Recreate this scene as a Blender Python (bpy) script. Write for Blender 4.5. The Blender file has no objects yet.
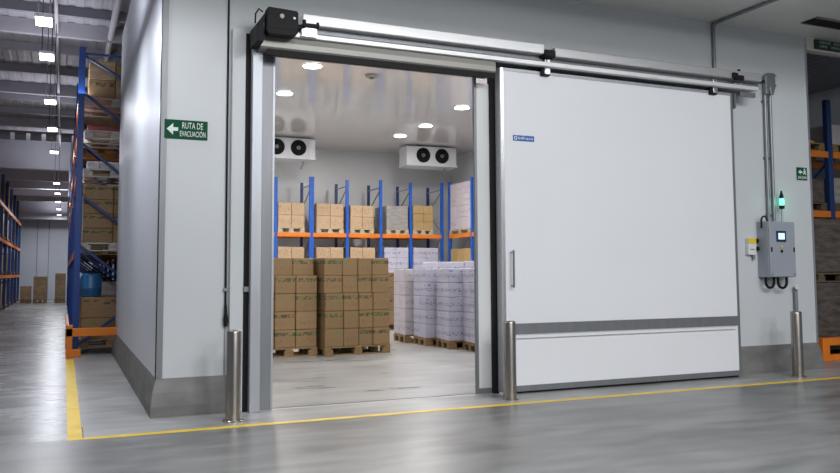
import bpy, bmesh, math, random
from mathutils import Vector, Matrix

random.seed(7)
SC = bpy.context.scene
COL = SC.collection

# ------------------------------------------------------------------ camera
cam_d = bpy.data.cameras.new('camera')
cam = bpy.data.objects.new('camera', cam_d)
COL.objects.link(cam)
F_PX, PP_X, PP_Y, YAW, PIT, ROL = 802.752, 417.930, 211.562, 0.41477, 0.07533, -0.004754
fw = Vector((math.sin(YAW)*math.cos(PIT), math.cos(YAW)*math.cos(PIT), math.sin(PIT)))
rt = Vector((math.cos(YAW), -math.sin(YAW), 0))
up = rt.cross(fw)
r2 = rt*math.cos(ROL) + up*math.sin(ROL)
u2 = up*math.cos(ROL) - rt*math.sin(ROL)
cam.matrix_world = Matrix(((r2.x, u2.x, -fw.x, 0), (r2.y, u2.y, -fw.y, 0), (r2.z, u2.z, -fw.z, 1.3), (0, 0, 0, 1)))
cam_d.sensor_width = 36
cam_d.lens = F_PX/840*36
cam_d.shift_x = (420-PP_X)/840
cam_d.shift_y = (PP_Y-236.5)/840
cam_d.clip_end = 200
SC.camera = cam

# ------------------------------------------------------------------ world, exposure
w = bpy.data.worlds.new('world')
SC.world = w
w.use_nodes = True
w.node_tree.nodes['Background'].inputs[0].default_value = (0.8, 0.88, 1, 1)
w.node_tree.nodes['Background'].inputs[1].default_value = 0.12
SC.view_settings.view_transform = 'Standard'
SC.view_settings.look = 'None'
SC.view_settings.gamma = 1
SC.view_settings.use_curve_mapping = False
SC.view_settings.exposure = 0.0

# ------------------------------------------------------------------ large area lights
def area(name, loc, size, power, col=(1, 1, 1), rot=(0, 0, 0), size_y=None, spread=None):
    d = bpy.data.lights.new(name, 'AREA')
    d.energy = power
    d.color = col
    d.size = size
    if size_y:
        d.shape = 'RECTANGLE'
        d.size_y = size_y
    if spread:
        d.spread = spread
    o = bpy.data.objects.new(name, d)
    o.location = loc
    o.rotation_euler = rot
    COL.objects.link(o)
    return o
COOL = (0.98, 0.99, 1.0)
# bay lights of the hall over and behind the camera (out of frame)
for x, y, p in ((4.6, 0.2, 190), (7.2, 0.2, 100), (1.4, 0.4, 140), (9.8, 0.0, 55), (5.0, -5.0, 170), (-0.3, -4.0, 120), (3.5, -11.0, 330), (9.5, -11.0, 330)):
    area('bay_light', (x, y, 5.3), 1.0, p, COOL, (math.radians(22), 0, 0))
# high-bay row above the long aisle
for y in (7.6, 9.87, 14.5, 20.6, 27.7, 35.0, 42.0):
    area('aisle_light', (-0.28, y, 4.13), 0.5, 52 if y < 30 else 95, (0.9, 0.93, 1.0))
    # added upward fill that brightens the roof, not part of the lamps
    area('roof_fill_light', (-0.28, y, 4.24), 1.2, 34, (0.9, 0.91, 1.0), (math.pi, 0, 0))
# cold room downlights, plus unseen fill lights added to brighten the interior
for x, y, p in ((4.2, 9.6, 75), (4.2, 14.3, 75), (4.25, 19.0, 150), (8.4, 9.8, 60), (8.5, 14.2, 70), (8.6, 19.2, 160), (6.4, 12.0, 70), (6.4, 17.0, 100)):
    area('cold_room_light', (x, y, 5.08), 0.5, p, (1.0, 0.97, 0.94))

# ------------------------------------------------------------------ materials
def mat(name, col, rough=0.5, metal=0.0, var=0.0, scale=4.0, stretch=(1, 1, 1), bump=0.0, bscale=60, rvar=0.0, emit=None, estr=0, coat=0.0, spec=None):
    m = bpy.data.materials.new(name)
    m.use_nodes = True
    nt = m.node_tree
    b = nt.nodes['Principled BSDF']
    b.inputs['Base Color'].default_value = (*col, 1)
    b.inputs['Roughness'].default_value = rough
    b.inputs['Metallic'].default_value = metal
    if spec is not None:
        b.inputs['Specular IOR Level'].default_value = spec
    if coat:
        b.inputs['Coat Weight'].default_value = coat
        b.inputs['Coat Roughness'].default_value = 0.1
    if var or rvar or bump:
        tc = nt.nodes.new('ShaderNodeTexCoord')
        mp = nt.nodes.new('ShaderNodeMapping')
        mp.inputs['Scale'].default_value = stretch
        nt.links.new(tc.outputs['Object'], mp.inputs[0])
        n = nt.nodes.new('ShaderNodeTexNoise')
        n.inputs['Scale'].default_value = scale
        n.inputs['Detail'].default_value = 5
        nt.links.new(mp.outputs[0], n.inputs['Vector'])
        if var:
            cr = nt.nodes.new('ShaderNodeValToRGB')
            cr.color_ramp.elements[0].position = 0.3
            cr.color_ramp.elements[1].position = 0.7
            cr.color_ramp.elements[0].color = (*[c*(1-var) for c in col], 1)
            cr.color_ramp.elements[1].color = (*[min(1, c*(1+var)) for c in col], 1)
            nt.links.new(n.outputs[0], cr.inputs[0])
            nt.links.new(cr.outputs[0], b.inputs['Base Color'])
        if rvar:
            mr = nt.nodes.new('ShaderNodeMapRange')
            mr.inputs[1].default_value = 0.3
            mr.inputs[2].default_value = 0.7
            mr.inputs[3].default_value = max(0.03, rough-rvar)
            mr.inputs[4].default_value = rough+rvar
            nt.links.new(n.outputs[0], mr.inputs[0])
            nt.links.new(mr.outputs[0], b.inputs['Roughness'])
        if bump:
            n2 = nt.nodes.new('ShaderNodeTexNoise')
            n2.inputs['Scale'].default_value = bscale
            nt.links.new(mp.outputs[0], n2.inputs['Vector'])
            bp = nt.nodes.new('ShaderNodeBump')
            bp.inputs['Strength'].default_value = bump
            bp.inputs['Distance'].default_value = 0.01
            nt.links.new(n2.outputs[0], bp.inputs['Height'])
            nt.links.new(bp.outputs[0], b.inputs['Normal'])
    if emit:
        b.inputs['Emission Color'].default_value = (*emit, 1)
        b.inputs['Emission Strength'].default_value = estr
    return m

def carton_mat(name, base, ink, ink2, bands, share, var=0.12):
    """printed carton: rows of illegible print smudges; bands = (low, high) of the box height"""
    m = bpy.data.materials.new(name)
    m.use_nodes = True
    nt = m.node_tree
    N, L = nt.nodes.new, nt.links.new
    b = nt.nodes['Principled BSDF']
    b.inputs['Roughness'].default_value = 0.65
    tc = N('ShaderNodeTexCoord')
    oi = N('ShaderNodeObjectInfo')
    sep = N('ShaderNodeSeparateXYZ')
    L(tc.outputs['Generated'], sep.inputs[0])
    rr = N('ShaderNodeMath'); rr.operation = 'MULTIPLY'; rr.inputs[1].default_value = 37.0
    L(oi.outputs['Random'], rr.inputs[0])
    # fibre tone and box to box difference
    n0 = N('ShaderNodeTexNoise'); n0.noise_dimensions = '4D'; n0.inputs['Scale'].default_value = 3.5; n0.inputs['Detail'].default_value = 6
    L(tc.outputs['Generated'], n0.inputs['Vector']); L(rr.outputs[0], n0.inputs['W'])
    add = N('ShaderNodeMath'); add.operation = 'ADD'
    L(n0.outputs[0], add.inputs[0]); L(oi.outputs['Random'], add.inputs[1])
    mr = N('ShaderNodeMapRange'); mr.inputs[1].default_value = 0.3; mr.inputs[2].default_value = 1.7
    L(add.outputs[0], mr.inputs[0])
    cr = N('ShaderNodeValToRGB')
    cr.color_ramp.elements[0].color = (*[c*(1-var) for c in base], 1)
    cr.color_ramp.elements[1].color = (*[min(1, c*(1+var)) for c in base], 1)
    L(mr.outputs[0], cr.inputs[0])
    cur = cr.outputs[0]
    for k, (lo, hi, sx, sz, thr, colr, p) in enumerate(bands):
        mp = N('ShaderNodeMapping'); mp.inputs['Scale'].default_value = (sx, sx, sz)
        L(tc.outputs['Generated'], mp.inputs[0])
        n = N('ShaderNodeTexNoise'); n.noise_dimensions = '4D'; n.inputs['Scale'].default_value = 1.0; n.inputs['Detail'].default_value = 2
        ad = N('ShaderNodeMath'); ad.operation = 'ADD'; ad.inputs[1].default_value = 5.3*k
        L(rr.outputs[0], ad.inputs[0])
        L(mp.outputs[0], n.inputs['Vector']); L(ad.outputs[0], n.inputs['W'])
        g = N('ShaderNodeMath'); g.operation = 'GREATER_THAN'; g.inputs[1].default_value = thr
        L(n.outputs[0], g.inputs[0])
        a = N('ShaderNodeMath'); a.operation = 'GREATER_THAN'; a.inputs[1].default_value = lo
        L(sep.outputs[2], a.inputs[0])
        c = N('ShaderNodeMath'); c.operation = 'LESS_THAN'; c.inputs[1].default_value = hi
        L(sep.outputs[2], c.inputs[0])
        # not every box carries every band
        wn = N('ShaderNodeTexWhiteNoise'); wn.noise_dimensions = '1D'
        L(ad.outputs[0], wn.inputs['W'])
        d = N('ShaderNodeMath'); d.operation = 'LESS_THAN'; d.inputs[1].default_value = p
        L(wn.outputs['Value'], d.inputs[0])
        m1 = N('ShaderNodeMath'); m1.operation = 'MULTIPLY'; L(g.outputs[0], m1.inputs[0]); L(a.outputs[0], m1.inputs[1])
        m2 = N('ShaderNodeMath'); m2.operation = 'MULTIPLY'; L(m1.outputs[0], m2.inputs[0]); L(c.outputs[0], m2.inputs[1])
        m3 = N('ShaderNodeMath'); m3.operation = 'MULTIPLY'; L(m2.outputs[0], m3.inputs[0]); L(d.outputs[0], m3.inputs[1])
        m4 = N('ShaderNodeMath'); m4.operation = 'MULTIPLY'; m4.inputs[1].default_value = share; L(m3.outputs[0], m4.inputs[0])
        mx = N('ShaderNodeMix'); mx.data_type = 'RGBA'
        L(m4.outputs[0], mx.inputs[0]); L(cur, mx.inputs[6]); mx.inputs[7].default_value = (*colr, 1)
        cur = mx.outputs[2]
    L(cur, b.inputs['Base Color'])
    return m

def floor_mat(name, lo, hi, r0, r1):
    m = bpy.data.materials.new(name)
    m.use_nodes = True
    nt = m.node_tree
    N, L = nt.nodes.new, nt.links.new
    b = nt.nodes['Principled BSDF']
    tc = N('ShaderNodeTexCoord')
    def noise(scale, detail, stretch=(1, 1, 1), dist=0.0):
        mp = N('ShaderNodeMapping'); mp.inputs['Scale'].default_value = stretch
        L(tc.outputs['Object'], mp.inputs[0])
        n = N('ShaderNodeTexNoise'); n.inputs['Scale'].default_value = scale; n.inputs['Detail'].default_value = detail
        n.inputs['Distortion'].default_value = dist
        L(mp.outputs[0], n.inputs['Vector'])
        return n
    a = noise(1.1, 2, (0.6, 1, 1), 0.5)
    c = noise(4.0, 1.5, (0.35, 1.2, 1), 0.3)
    s = noise(26, 4)
    def mix(x, y, f):
        k = N('ShaderNodeMix'); k.data_type = 'FLOAT'; k.inputs[0].default_value = f
        L(x, k.inputs[2]); L(y, k.inputs[3]); return k.outputs[0]
    v = mix(mix(a.outputs[0], c.outputs[0], 0.5), s.outputs[0], 0.03)
    cr = N('ShaderNodeValToRGB')
    cr.color_ramp.elements[0].position = 0.37; cr.color_ramp.elements[0].color = (lo, lo, lo*0.99, 1)
    cr.color_ramp.elements[1].position = 0.63; cr.color_ramp.elements[1].color = (hi, hi, hi, 1)
    L(v, cr.inputs[0]); L(cr.outputs[0], b.inputs['Base Color'])
    mr = N('ShaderNodeMapRange'); mr.inputs[1].default_value = 0.35; mr.inputs[2].default_value = 0.65
    mr.inputs[3].default_value = r0; mr.inputs[4].default_value = r1
    L(v, mr.inputs[0]); L(mr.outputs[0], b.inputs['Roughness'])
    return m

M = {}
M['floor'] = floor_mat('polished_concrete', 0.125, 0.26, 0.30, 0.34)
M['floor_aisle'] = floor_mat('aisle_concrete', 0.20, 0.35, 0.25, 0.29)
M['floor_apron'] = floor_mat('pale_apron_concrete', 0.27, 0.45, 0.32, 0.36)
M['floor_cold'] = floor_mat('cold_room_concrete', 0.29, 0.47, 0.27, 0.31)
M['wall'] = mat('painted_panel', (0.60, 0.63, 0.655), 0.33, var=0.03, scale=0.8, bump=0.02, bscale=9)
M['cold'] = mat('cold_room_panel', (0.70, 0.715, 0.72), 0.3, var=0.03, scale=0.7)
M['cold_ceiling'] = mat('gloss_ceiling_panel', (0.70, 0.68, 0.655), 0.09, var=0.04, scale=0.5)
M['side_wall'] = mat('gloss_side_panel', (0.66, 0.69, 0.74), 0.46, var=0.04, scale=0.7, bump=0.02, bscale=2.5)
M['canopy'] = mat('canopy_panel', (0.74, 0.75, 0.72), 0.4, var=0.03, scale=0.8)
M['door'] = mat('door_white', (0.80, 0.815, 0.85), 0.35, var=0.015, scale=0.9)
M['alu'] = mat('brushed_aluminium', (0.72, 0.73, 0.75), 0.3, 1.0, var=0.06, scale=8, stretch=(1, 1, 12))
M['alu_h'] = mat('brushed_rail', (0.90, 0.90, 0.91), 0.27, 0.6, var=0.06, scale=8, stretch=(0.3, 12, 12))
M['frame'] = mat('galvanised_frame', (0.40, 0.42, 0.45), 0.4, 0.45, var=0.06, scale=6, stretch=(4, 4, 0.4))
M['dframe'] = mat('dark_galvanised_frame', (0.22, 0.23, 0.245), 0.42, 0.45, var=0.06, scale=6, stretch=(4, 4, 0.4))
M['alu_r'] = mat('rail_aluminium_lit', (0.80, 0.80, 0.81), 0.45, 0.4, var=0.04, scale=6, stretch=(0.3, 10, 10))  # colour raised to paint in the lamp highlight along the rails
M['alu_d'] = mat('rail_aluminium_unlit', (0.55, 0.55, 0.56), 0.4, 0.6, var=0.05, scale=6, stretch=(0.3, 10, 10))  # same aluminium, coloured darker for the rail outside that painted highlight
M['lead'] = mat('satin_edge_profile', (0.52, 0.53, 0.56), 0.4, 0.3)
M['cover'] = mat('rail_cover_satin', (0.30, 0.295, 0.275), 0.42, 0.4, var=0.05, scale=4, stretch=(0.3, 6, 6))
M['steel'] = mat('stainless_bollard', (0.42, 0.39, 0.355), 0.28, 1.0, var=0.06, scale=10, stretch=(1, 1, 0.1))
M['black'] = mat('black_rubber', (0.008, 0.008, 0.009), 0.6, spec=0.25)
M['blackp'] = mat('black_plastic', (0.010, 0.010, 0.011), 0.6, var=0.1, spec=0.25)
M['curb'] = mat('curb_concrete', (0.175, 0.175, 0.168), 0.55, var=0.22, scale=3, stretch=(1, 1, 2), bump=0.1)
M['yellow'] = mat('worn_yellow_paint', (0.86, 0.58, 0.03), 0.45, var=0.14, scale=5)
M['joint'] = mat('floor_joint_filler', (0.12, 0.12, 0.125), 0.6, var=0.15)
M['sill'] = mat('floor_sill_metal', (0.5, 0.5, 0.52), 0.35, 0.4, var=0.1)
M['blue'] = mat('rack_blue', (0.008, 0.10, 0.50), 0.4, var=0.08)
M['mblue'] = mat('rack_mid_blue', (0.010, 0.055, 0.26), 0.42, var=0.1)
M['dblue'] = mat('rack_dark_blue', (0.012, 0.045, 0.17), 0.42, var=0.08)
M['orange'] = mat('rack_orange', (0.80, 0.21, 0.015), 0.42, var=0.08)
M['galv'] = mat('galvanised_rod', (0.36, 0.39, 0.44), 0.4, 0.6)
M['wood'] = mat('pallet_wood', (0.27, 0.17, 0.075), 0.75, var=0.25, scale=7, stretch=(0.6, 3, 3))
M['wood_l'] = mat('pale_pallet_wood', (0.50, 0.42, 0.30), 0.75, var=0.2, scale=7, stretch=(0.6, 3, 3))
M['roof'] = mat('roof_sheet', (0.34, 0.335, 0.37), 0.5, var=0.08, scale=1)
M['wire'] = mat('dark_wire', (0.02, 0.02, 0.022), 0.6)
M['purlin'] = mat('purlin_grey', (0.22, 0.22, 0.25), 0.5)
M['hall'] = mat('hall_wall', (0.52, 0.55, 0.61), 0.5, var=0.06, scale=0.6)
M['lintel'] = mat('hall_lintel', (0.40, 0.42, 0.48), 0.5, var=0.05, scale=0.6)
M['pipe'] = mat('galvanised_conduit', (0.25, 0.27, 0.29), 0.42, 0.6, var=0.08)
M['pipe_w'] = mat('pale_conduit', (0.50, 0.50, 0.52), 0.45)
M['cabinet'] = mat('cabinet_grey', (0.33, 0.36, 0.41), 0.42, var=0.03)
M['green'] = mat('sign_green', (0.0, 0.085, 0.036), 0.6, var=0.05, spec=0.2)
M['signwhite'] = mat('sign_white', (0.78, 0.84, 0.80), 0.4)
M['logoblue'] = mat('label_blue', (0.005, 0.10, 0.40), 0.4)
M['beacon'] = mat('beacon_green_lens', (0.05, 0.5, 0.3), 0.3, emit=(0.15, 1.0, 0.55), estr=2.2)
M['screen'] = mat('control_screen', (0.3, 0.45, 0.7), 0.25, emit=(0.6, 0.8, 1.0), estr=1.1)
M['navy'] = mat('screen_bezel', (0.015, 0.03, 0.10), 0.35)
M['lampface'] = mat('lamp_diffuser', (0.9, 0.9, 0.9), 0.4, emit=(1, 1, 1), estr=9)
M['evap'] = mat('evaporator_white', (0.74, 0.76, 0.77), 0.3, var=0.02)
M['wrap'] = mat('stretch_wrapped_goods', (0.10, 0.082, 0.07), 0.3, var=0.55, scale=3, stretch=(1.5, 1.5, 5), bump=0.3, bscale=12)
M['wrapg'] = mat('grey_wrapped_goods', (0.33, 0.31, 0.29), 0.32, var=0.25, scale=4, stretch=(1, 1, 4), bump=0.3, bscale=14)
M['wrapb'] = mat('brown_wrapped_goods', (0.36, 0.25, 0.14), 0.4, var=0.3, scale=4, stretch=(1, 1, 3), bump=0.3, bscale=14)
M['drum'] = mat('blue_drum_plastic', (0.02, 0.12, 0.30), 0.4)
M['yellow_label'] = mat('yellow_label', (0.8, 0.6, 0.03), 0.5)
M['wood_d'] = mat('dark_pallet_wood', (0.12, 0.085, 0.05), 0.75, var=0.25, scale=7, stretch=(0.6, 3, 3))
M['wood_w'] = mat('greyed_pallet_wood', (0.46, 0.43, 0.38), 0.75, var=0.2, scale=7, stretch=(0.6, 3, 3))
M['red'] = mat('red_plastic', (0.20, 0.02, 0.015), 0.4)
M['carton'] = carton_mat('printed_brown_carton', (0.28, 0.175, 0.08), None, None,
    [(0.66, 0.86, 9, 6, 0.48, (0.03, 0.055, 0.025), 0.75), (0.25, 0.5, 12, 7, 0.56, (0.22, 0.13, 0.07), 0.8), (0.72, 0.82, 5, 4, 0.55, (0.08, 0.26, 0.05), 0.25)], 0.8)
M['carton_l'] = carton_mat('pale_brown_carton', (0.52, 0.36, 0.22), None, None,
    [(0.2, 0.8, 9, 7, 0.57, (0.36, 0.24, 0.13), 0.8), (0.55, 0.75, 6, 5, 0.58, (0.25, 0.25, 0.12), 0.5)], 0.7)
M['carton_y'] = carton_mat('yellow_brown_carton', (0.46, 0.31, 0.135), None, None,
    [(0.2, 0.7, 7, 8, 0.58, (0.35, 0.33, 0.10), 0.8)], 0.7)
M['white_box'] = carton_mat('printed_white_carton', (0.52, 0.51, 0.62), None, None,
    [(0.36, 0.60, 16, 9, 0.525, (0.15, 0.16, 0.28), 0.95), (0.72, 0.86, 5, 5, 0.60, (0.10, 0.14, 0.45), 0.4), (0.2, 0.3, 14, 8, 0.57, (0.45, 0.36, 0.40), 0.6)], 0.8, 0.07)
M['white_box_p'] = carton_mat('pinkish_white_carton', (0.56, 0.51, 0.54), None, None,
    [(0.34, 0.62, 11, 6, 0.55, (0.30, 0.27, 0.33), 0.8), (0.6, 0.8, 7, 6, 0.60, (0.50, 0.30, 0.28), 0.5)], 0.7, 0.06)

# ------------------------------------------------------------------ mesh helpers
class MB:
    def __init__(self):
        self.bm = bmesh.new()
    def box(self, x0, x1, y0, y1, z0, z1):
        vs = [self.bm.verts.new(p) for p in ((x0, y0, z0), (x1, y0, z0), (x1, y1, z0), (x0, y1, z0), (x0, y0, z1), (x1, y0, z1), (x1, y1, z1), (x0, y1, z1))]
        for f in ((0, 3, 2, 1), (4, 5, 6, 7), (0, 1, 5, 4), (1, 2, 6, 5), (2, 3, 7, 6), (3, 0, 4, 7)):
            self.bm.faces.new([vs[i] for i in f])
        return self
    def prism(self, pts, axis, a, b):
        """pts: outline in the two other axes, extruded from a to b along axis"""
        def P(u, v, t):
            return {'x': (t, u, v), 'y': (u, t, v), 'z': (u, v, t)}[axis]
        A = [self.bm.verts.new(P(u, v, a)) for u, v in pts]
        B = [self.bm.verts.new(P(u, v, b)) for u, v in pts]
        n = len(pts)
        self.bm.faces.new(A); self.bm.faces.new(B[::-1])
        for i in range(n):
            self.bm.faces.new((A[i], A[(i+1) % n], B[(i+1) % n], B[i]))
        return self
    def tube(self, pts, r, n=10, cap=True):
        pts = [Vector(p) for p in pts]
        rings = []
        ref = None
        for i, p in enumerate(pts):
            d = (pts[min(i+1, len(pts)-1)] - pts[max(i-1, 0)]).normalized()
            if ref is None:
                ref = Vector((0, 0, 1)) if abs(d.z) < 0.9 else Vector((1, 0, 0))
            a = (ref - d*ref.dot(d)).normalized()
            ref = a
            c = d.cross(a)
            rr = r[i] if isinstance(r, (list, tuple)) else r
            rings.append([self.bm.verts.new(p + (a*math.cos(2*math.pi*k/n) + c*math.sin(2*math.pi*k/n))*rr) for k in range(n)])
        for A, B in zip(rings, rings[1:]):
            for k in range(n):
                self.bm.faces.new((A[k], A[(k+1) % n], B[(k+1) % n], B[k]))
        if cap:
            self.bm.faces.new(rings[0][::-1]); self.bm.faces.new(rings[-1])
        return self
    def lathe(self, prof, cx, cy, n=28, axis='z'):
        rings = []
        for r, z in prof:
            ring = []
            for k in range(n):
                a = 2*math.pi*k/n
                if axis == 'z':
                    ring.append(self.bm.verts.new((cx + r*math.cos(a), cy + r*math.sin(a), z)))
                else:
                    ring.append(self.bm.verts.new((cx + r*math.cos(a), z, cy + r*math.sin(a))))
            rings.append(ring)
        for A, B in zip(rings, rings[1:]):
            for k in range(n):
                self.bm.faces.new((A[k], A[(k+1) % n], B[(k+1) % n], B[k]))
        self.bm.faces.new(rings[0][::-1]); self.bm.faces.new(rings[-1])
        return self
    def build(self, name, m, parent=None, bevel=0.0, smooth=False, seg=2, off=None):
        bmesh.ops.recalc_face_normals(self.bm, faces=self.bm.faces)
        me = bpy.data.meshes.new(name)
        o = bpy.data.objects.new(name, me)
        if off is None:
            off = parent_world(parent)
        for v in self.bm.verts:
            v.co -= off
        self.bm.to_mesh(me)
        self.bm.free()
        me.materials.append(m)
        COL.objects.link(o)
        if parent:
            o.parent = parent
        if smooth:
            for p in me.polygons:
                p.use_smooth = True
            try:
                me.set_sharp_from_angle(angle=math.radians(40))
            except Exception:
                pass
        if bevel:
            md = o.modifiers.new('bevel', 'BEVEL')
            md.width = bevel
            md.segments = seg
            md.limit_method = 'ANGLE'
        return o

def parent_world(p):
    v = Vector((0, 0, 0))
    while p:
        v = v + p.location
        p = p.parent
    return v

def tag(o, label, cat, group=None):
    o['label'] = label
    o['category'] = cat
    if group:
        o['group'] = group
    return o

def thing(name, label, cat, loc=(0, 0, 0), group=None):
    o = bpy.data.objects.new(name, None)
    o.empty_display_size = 0.1
    COL.objects.link(o)
    o.location = loc
    return tag(o, label, cat, group)

def single(mb, name, m, label, cat, base, group=None, bevel=0.0, smooth=False):
    """a thing that is one mesh, origin at its base"""
    o = mb.build(name, m, None, bevel, smooth, off=Vector(base))
    o.location = base
    return tag(o, label, cat, group)

def struct(mb, name, m, bevel=0.0):
    o = mb.build(name, m, None, bevel)
    o['kind'] = 'structure'
    return o

def copy_tree(o, parent=None):
    c = o.copy()
    COL.objects.link(c)
    if parent:
        c.parent = parent
    for ch in list(o.children):
        copy_tree(ch, c)
    return c

def text_part(body, name, m, parent, loc, size, width=None, depth=0.002, rot=(math.pi/2, 0, 0)):
    cu = bpy.data.curves.new('lettering', 'FONT')
    cu.body = body
    cu.size = size
    cu.extrude = depth
    cu.resolution_u = 3
    o = bpy.data.objects.new('lettering', cu)
    COL.objects.link(o)
    bpy.context.view_layer.update()
    me = bpy.data.meshes.new_from_object(o.evaluated_get(bpy.context.evaluated_depsgraph_get()))
    bpy.data.objects.remove(o)
    bpy.data.curves.remove(cu)
    xs = [v.co.x for v in me.vertices]
    if width:
        k = width/(max(xs)-min(xs))
        x0 = min(xs)
        for v in me.vertices:
            v.co.x = (v.co.x-x0)*k
    me.materials.clear()
    me.materials.append(m)
    t = bpy.data.objects.new(name, me)
    COL.objects.link(t)
    t.parent = parent
    t.location = Vector(loc) - parent_world(parent)
    t.rotation_euler = rot
    return t

# ================================================================== SETTING
WY = 7.72            # outer face of the cold room front
XL, XR = 0.79, 9.20  # its left and right ends
CEIL = 4.48          # canopy underside
CC = 5.15            # cold room ceiling
ROOF = 5.7
OX0, OX1, OZ = 1.84, 4.32, 3.51   # doorway

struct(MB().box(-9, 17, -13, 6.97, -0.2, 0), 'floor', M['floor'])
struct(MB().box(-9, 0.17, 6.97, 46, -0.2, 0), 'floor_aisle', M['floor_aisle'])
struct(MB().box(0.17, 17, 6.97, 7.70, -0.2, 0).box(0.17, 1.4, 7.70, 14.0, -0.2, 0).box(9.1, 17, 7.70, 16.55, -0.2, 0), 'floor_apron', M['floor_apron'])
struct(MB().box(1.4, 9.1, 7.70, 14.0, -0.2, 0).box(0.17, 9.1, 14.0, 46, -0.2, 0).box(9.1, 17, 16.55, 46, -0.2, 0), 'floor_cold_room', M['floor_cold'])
# front wall of the cold room with the doorway left open
wf = MB()
wf.box(XL, OX0, WY, WY+0.14, 0.34, CC+0.1).box(OX1, XR, WY, WY+0.14, 0.34, CC+0.1).box(OX0, OX1, WY, WY+0.14, OZ, CC+0.1)
struct(wf, 'wall_front', M['wall'])
struct(MB().box(XL, XL+0.12, WY+0.14, 14.0, 0.34, CC+0.1).box(XL+0.12, 1.5, 13.88, 14.0, 0.34, CC+0.1).box(1.38, 1.5, 14.0, 24.3, 0, CC+0.1), 'wall_left', M['side_wall'])
struct(MB().box(XR-0.14, XR, WY+0.14, 16.6, 0.34, CC+0.1).box(XR, 11.9, 16.5, 16.6, 0, CC+0.1).box(11.8, 11.9, 16.6, 24.3, 0, CC+0.1), 'wall_right', M['cold'])
struct(MB().box(1.5, 11.8, 24.1, 24.3, 0, CC+0.1), 'wall_back', M['cold'])
struct(MB().box(0.93, 9.04, WY+0.16, 16.6, CC, CC+0.1).box(1.5, 11.8, 16.6, 24.1, CC, CC+0.1), 'ceiling_cold_room', M['cold_ceiling'])
# sloped concrete curb round the foot of the walls
CURB = [(0.10, 0), (-0.045, 0), (-0.045, 0.10), (-0.03, 0.22), (0.0, 0.345), (0.10, 0.345)]
def curb(path_fn, stations):
    mb = MB()
    rings = [[mb.bm.verts.new(path_fn(st, u, z)) for u, z in CURB] for st in stations]
    n = len(CURB)
    for A, B in zip(rings, rings[1:]):
        for i in range(n):
            mb.bm.faces.new((A[i], A[(i+1) % n], B[(i+1) % n], B[i]))
    mb.bm.faces.new(rings[0]); mb.bm.faces.new(rings[-1][::-1])
    return mb
struct(curb(lambda st, u, z: (XL+u if st == 0 else st, WY+u, z), [0, 1.43]), 'baseboard_front', M['curb'])
struct(curb(lambda st, u, z: (XR-u if st == 0 else st, WY+u, z), [7.0, 0]), 'baseboard_front_right', M['curb'])
struct(curb(lambda st, u, z: (XL+u, WY+u if st == 0 else st, z), [0, 14.0]), 'baseboard_left', M['curb'])
struct(curb(lambda st, u, z: (XR-u, WY+u if st == 0 else st, z), [0, 16.5]), 'baseboard_right', M['curb'])
# corner profiles of the panels
struct(MB().box(XL-0.006, XL+0.055, WY-0.006, WY, 0.345, CEIL).box(XL-0.006, XL, WY-0.006, WY+0.05, 0.345, CEIL), 'trim_1', M['dframe'])
struct(MB().box(XR-0.03, XR+0.006, WY-0.006, WY, 0.345, CEIL).box(XR, XR+0.006, WY, WY+0.05, 0.345, CEIL), 'trim_2', M['alu'])
# panel joints
struct(MB().box(1.395, 1.41, WY-0.003, WY, 0.345, CEIL), 'trim_3', M['pipe'])
# canopy over the front
struct(MB().box(0.6, 14.0, 4.4, WY, CEIL, CEIL+0.12), 'ceiling_canopy', M['canopy'])
struct(MB().box(XR, 14.0, WY-0.02, WY+0.1, 4.30, CEIL), 'wall_lintel', M['canopy'])
# hall roof, with purlins and girders
rf = MB()
x = -9.0
while x < 17:
    rf.prism([(x, ROOF), (x+0.09, ROOF), (x+0.12, ROOF+0.012), (x+0.21, ROOF+0.012), (x+0.24, ROOF), (x+0.26, ROOF), (x+0.26, ROOF+0.08), (x, ROOF+0.08)], 'y', -13, 29.3)
    x += 0.26
struct(rf, 'ceiling', M['roof'])
for i, y in enumerate((5.0, 7.0, 9.2, 11.4, 12.9, 14.2, 15.15, 16.75, 18.6, 20.3, 21.6, 23.4, 25.0)):
    struct(MB().box(-9, 17 if y < 7.5 else 1.36, y-0.05, y+0.05, ROOF-0.16 - (0.1 if i % 3 == 0 else 0), ROOF), 'trim_%d' % (10+i), M['purlin'] if i % 3 else M['roof'])
g = MB()
for k in range(24):
    g.box(-9+k*0.42, -9+k*0.42+0.30, 26.4, 26.5, 5.28, 5.50)
g.box(-9, 1.36, 26.4, 26.5, 5.50, 5.56)
struct(g, 'trim_30', M['purlin'])
struct(MB().box(-9, 0.10, 29.3, 29.6, 4.78, ROOF+0.1), 'wall_partition', M['lintel'])
struct(MB().box(-9, 1.36, 29.6, 45, 5.1, 5.2), 'ceiling_far_bay', M['roof'])
for i, y in enumerate((31.5, 34.5, 37.5, 40.5)):
    struct(MB().box(-9, 0.08, y, y+0.25, 4.62, 5.1), 'trim_%d' % (31+i), M['lintel'])
struct(MB().box(-9, 0.08, 43.0, 43.3, 3.95, 5.1), 'trim_36', M['purlin'])
struct(MB().box(-9, 1.36, 45, 45.2, 0, 5.1), 'wall_end', M['hall'])
struct(MB().box(-9.2, -9, -13, 45.2, 0, ROOF+0.1), 'wall_hall_left', M['hall'])
struct(MB().box(17, 17.2, -13, 24.5, 0, ROOF+0.1), 'wall_hall_right', M['hall'])
struct(MB().box(-9.2, 17.2, -13.2, -13, 0, ROOF+0.1), 'wall_hall_rear', M['hall'])
struct(MB().box(11.9, 17, 24.3, 24.5, 0, ROOF+0.1), 'wall_store_end', M['hall'])
for i, xx in enumerate((-1.28, -0.75)):
    struct(MB().box(xx, xx+0.03, 44.98, 45, 0, 4.2), 'trim_%d' % (40+i), M['purlin'])

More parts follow.
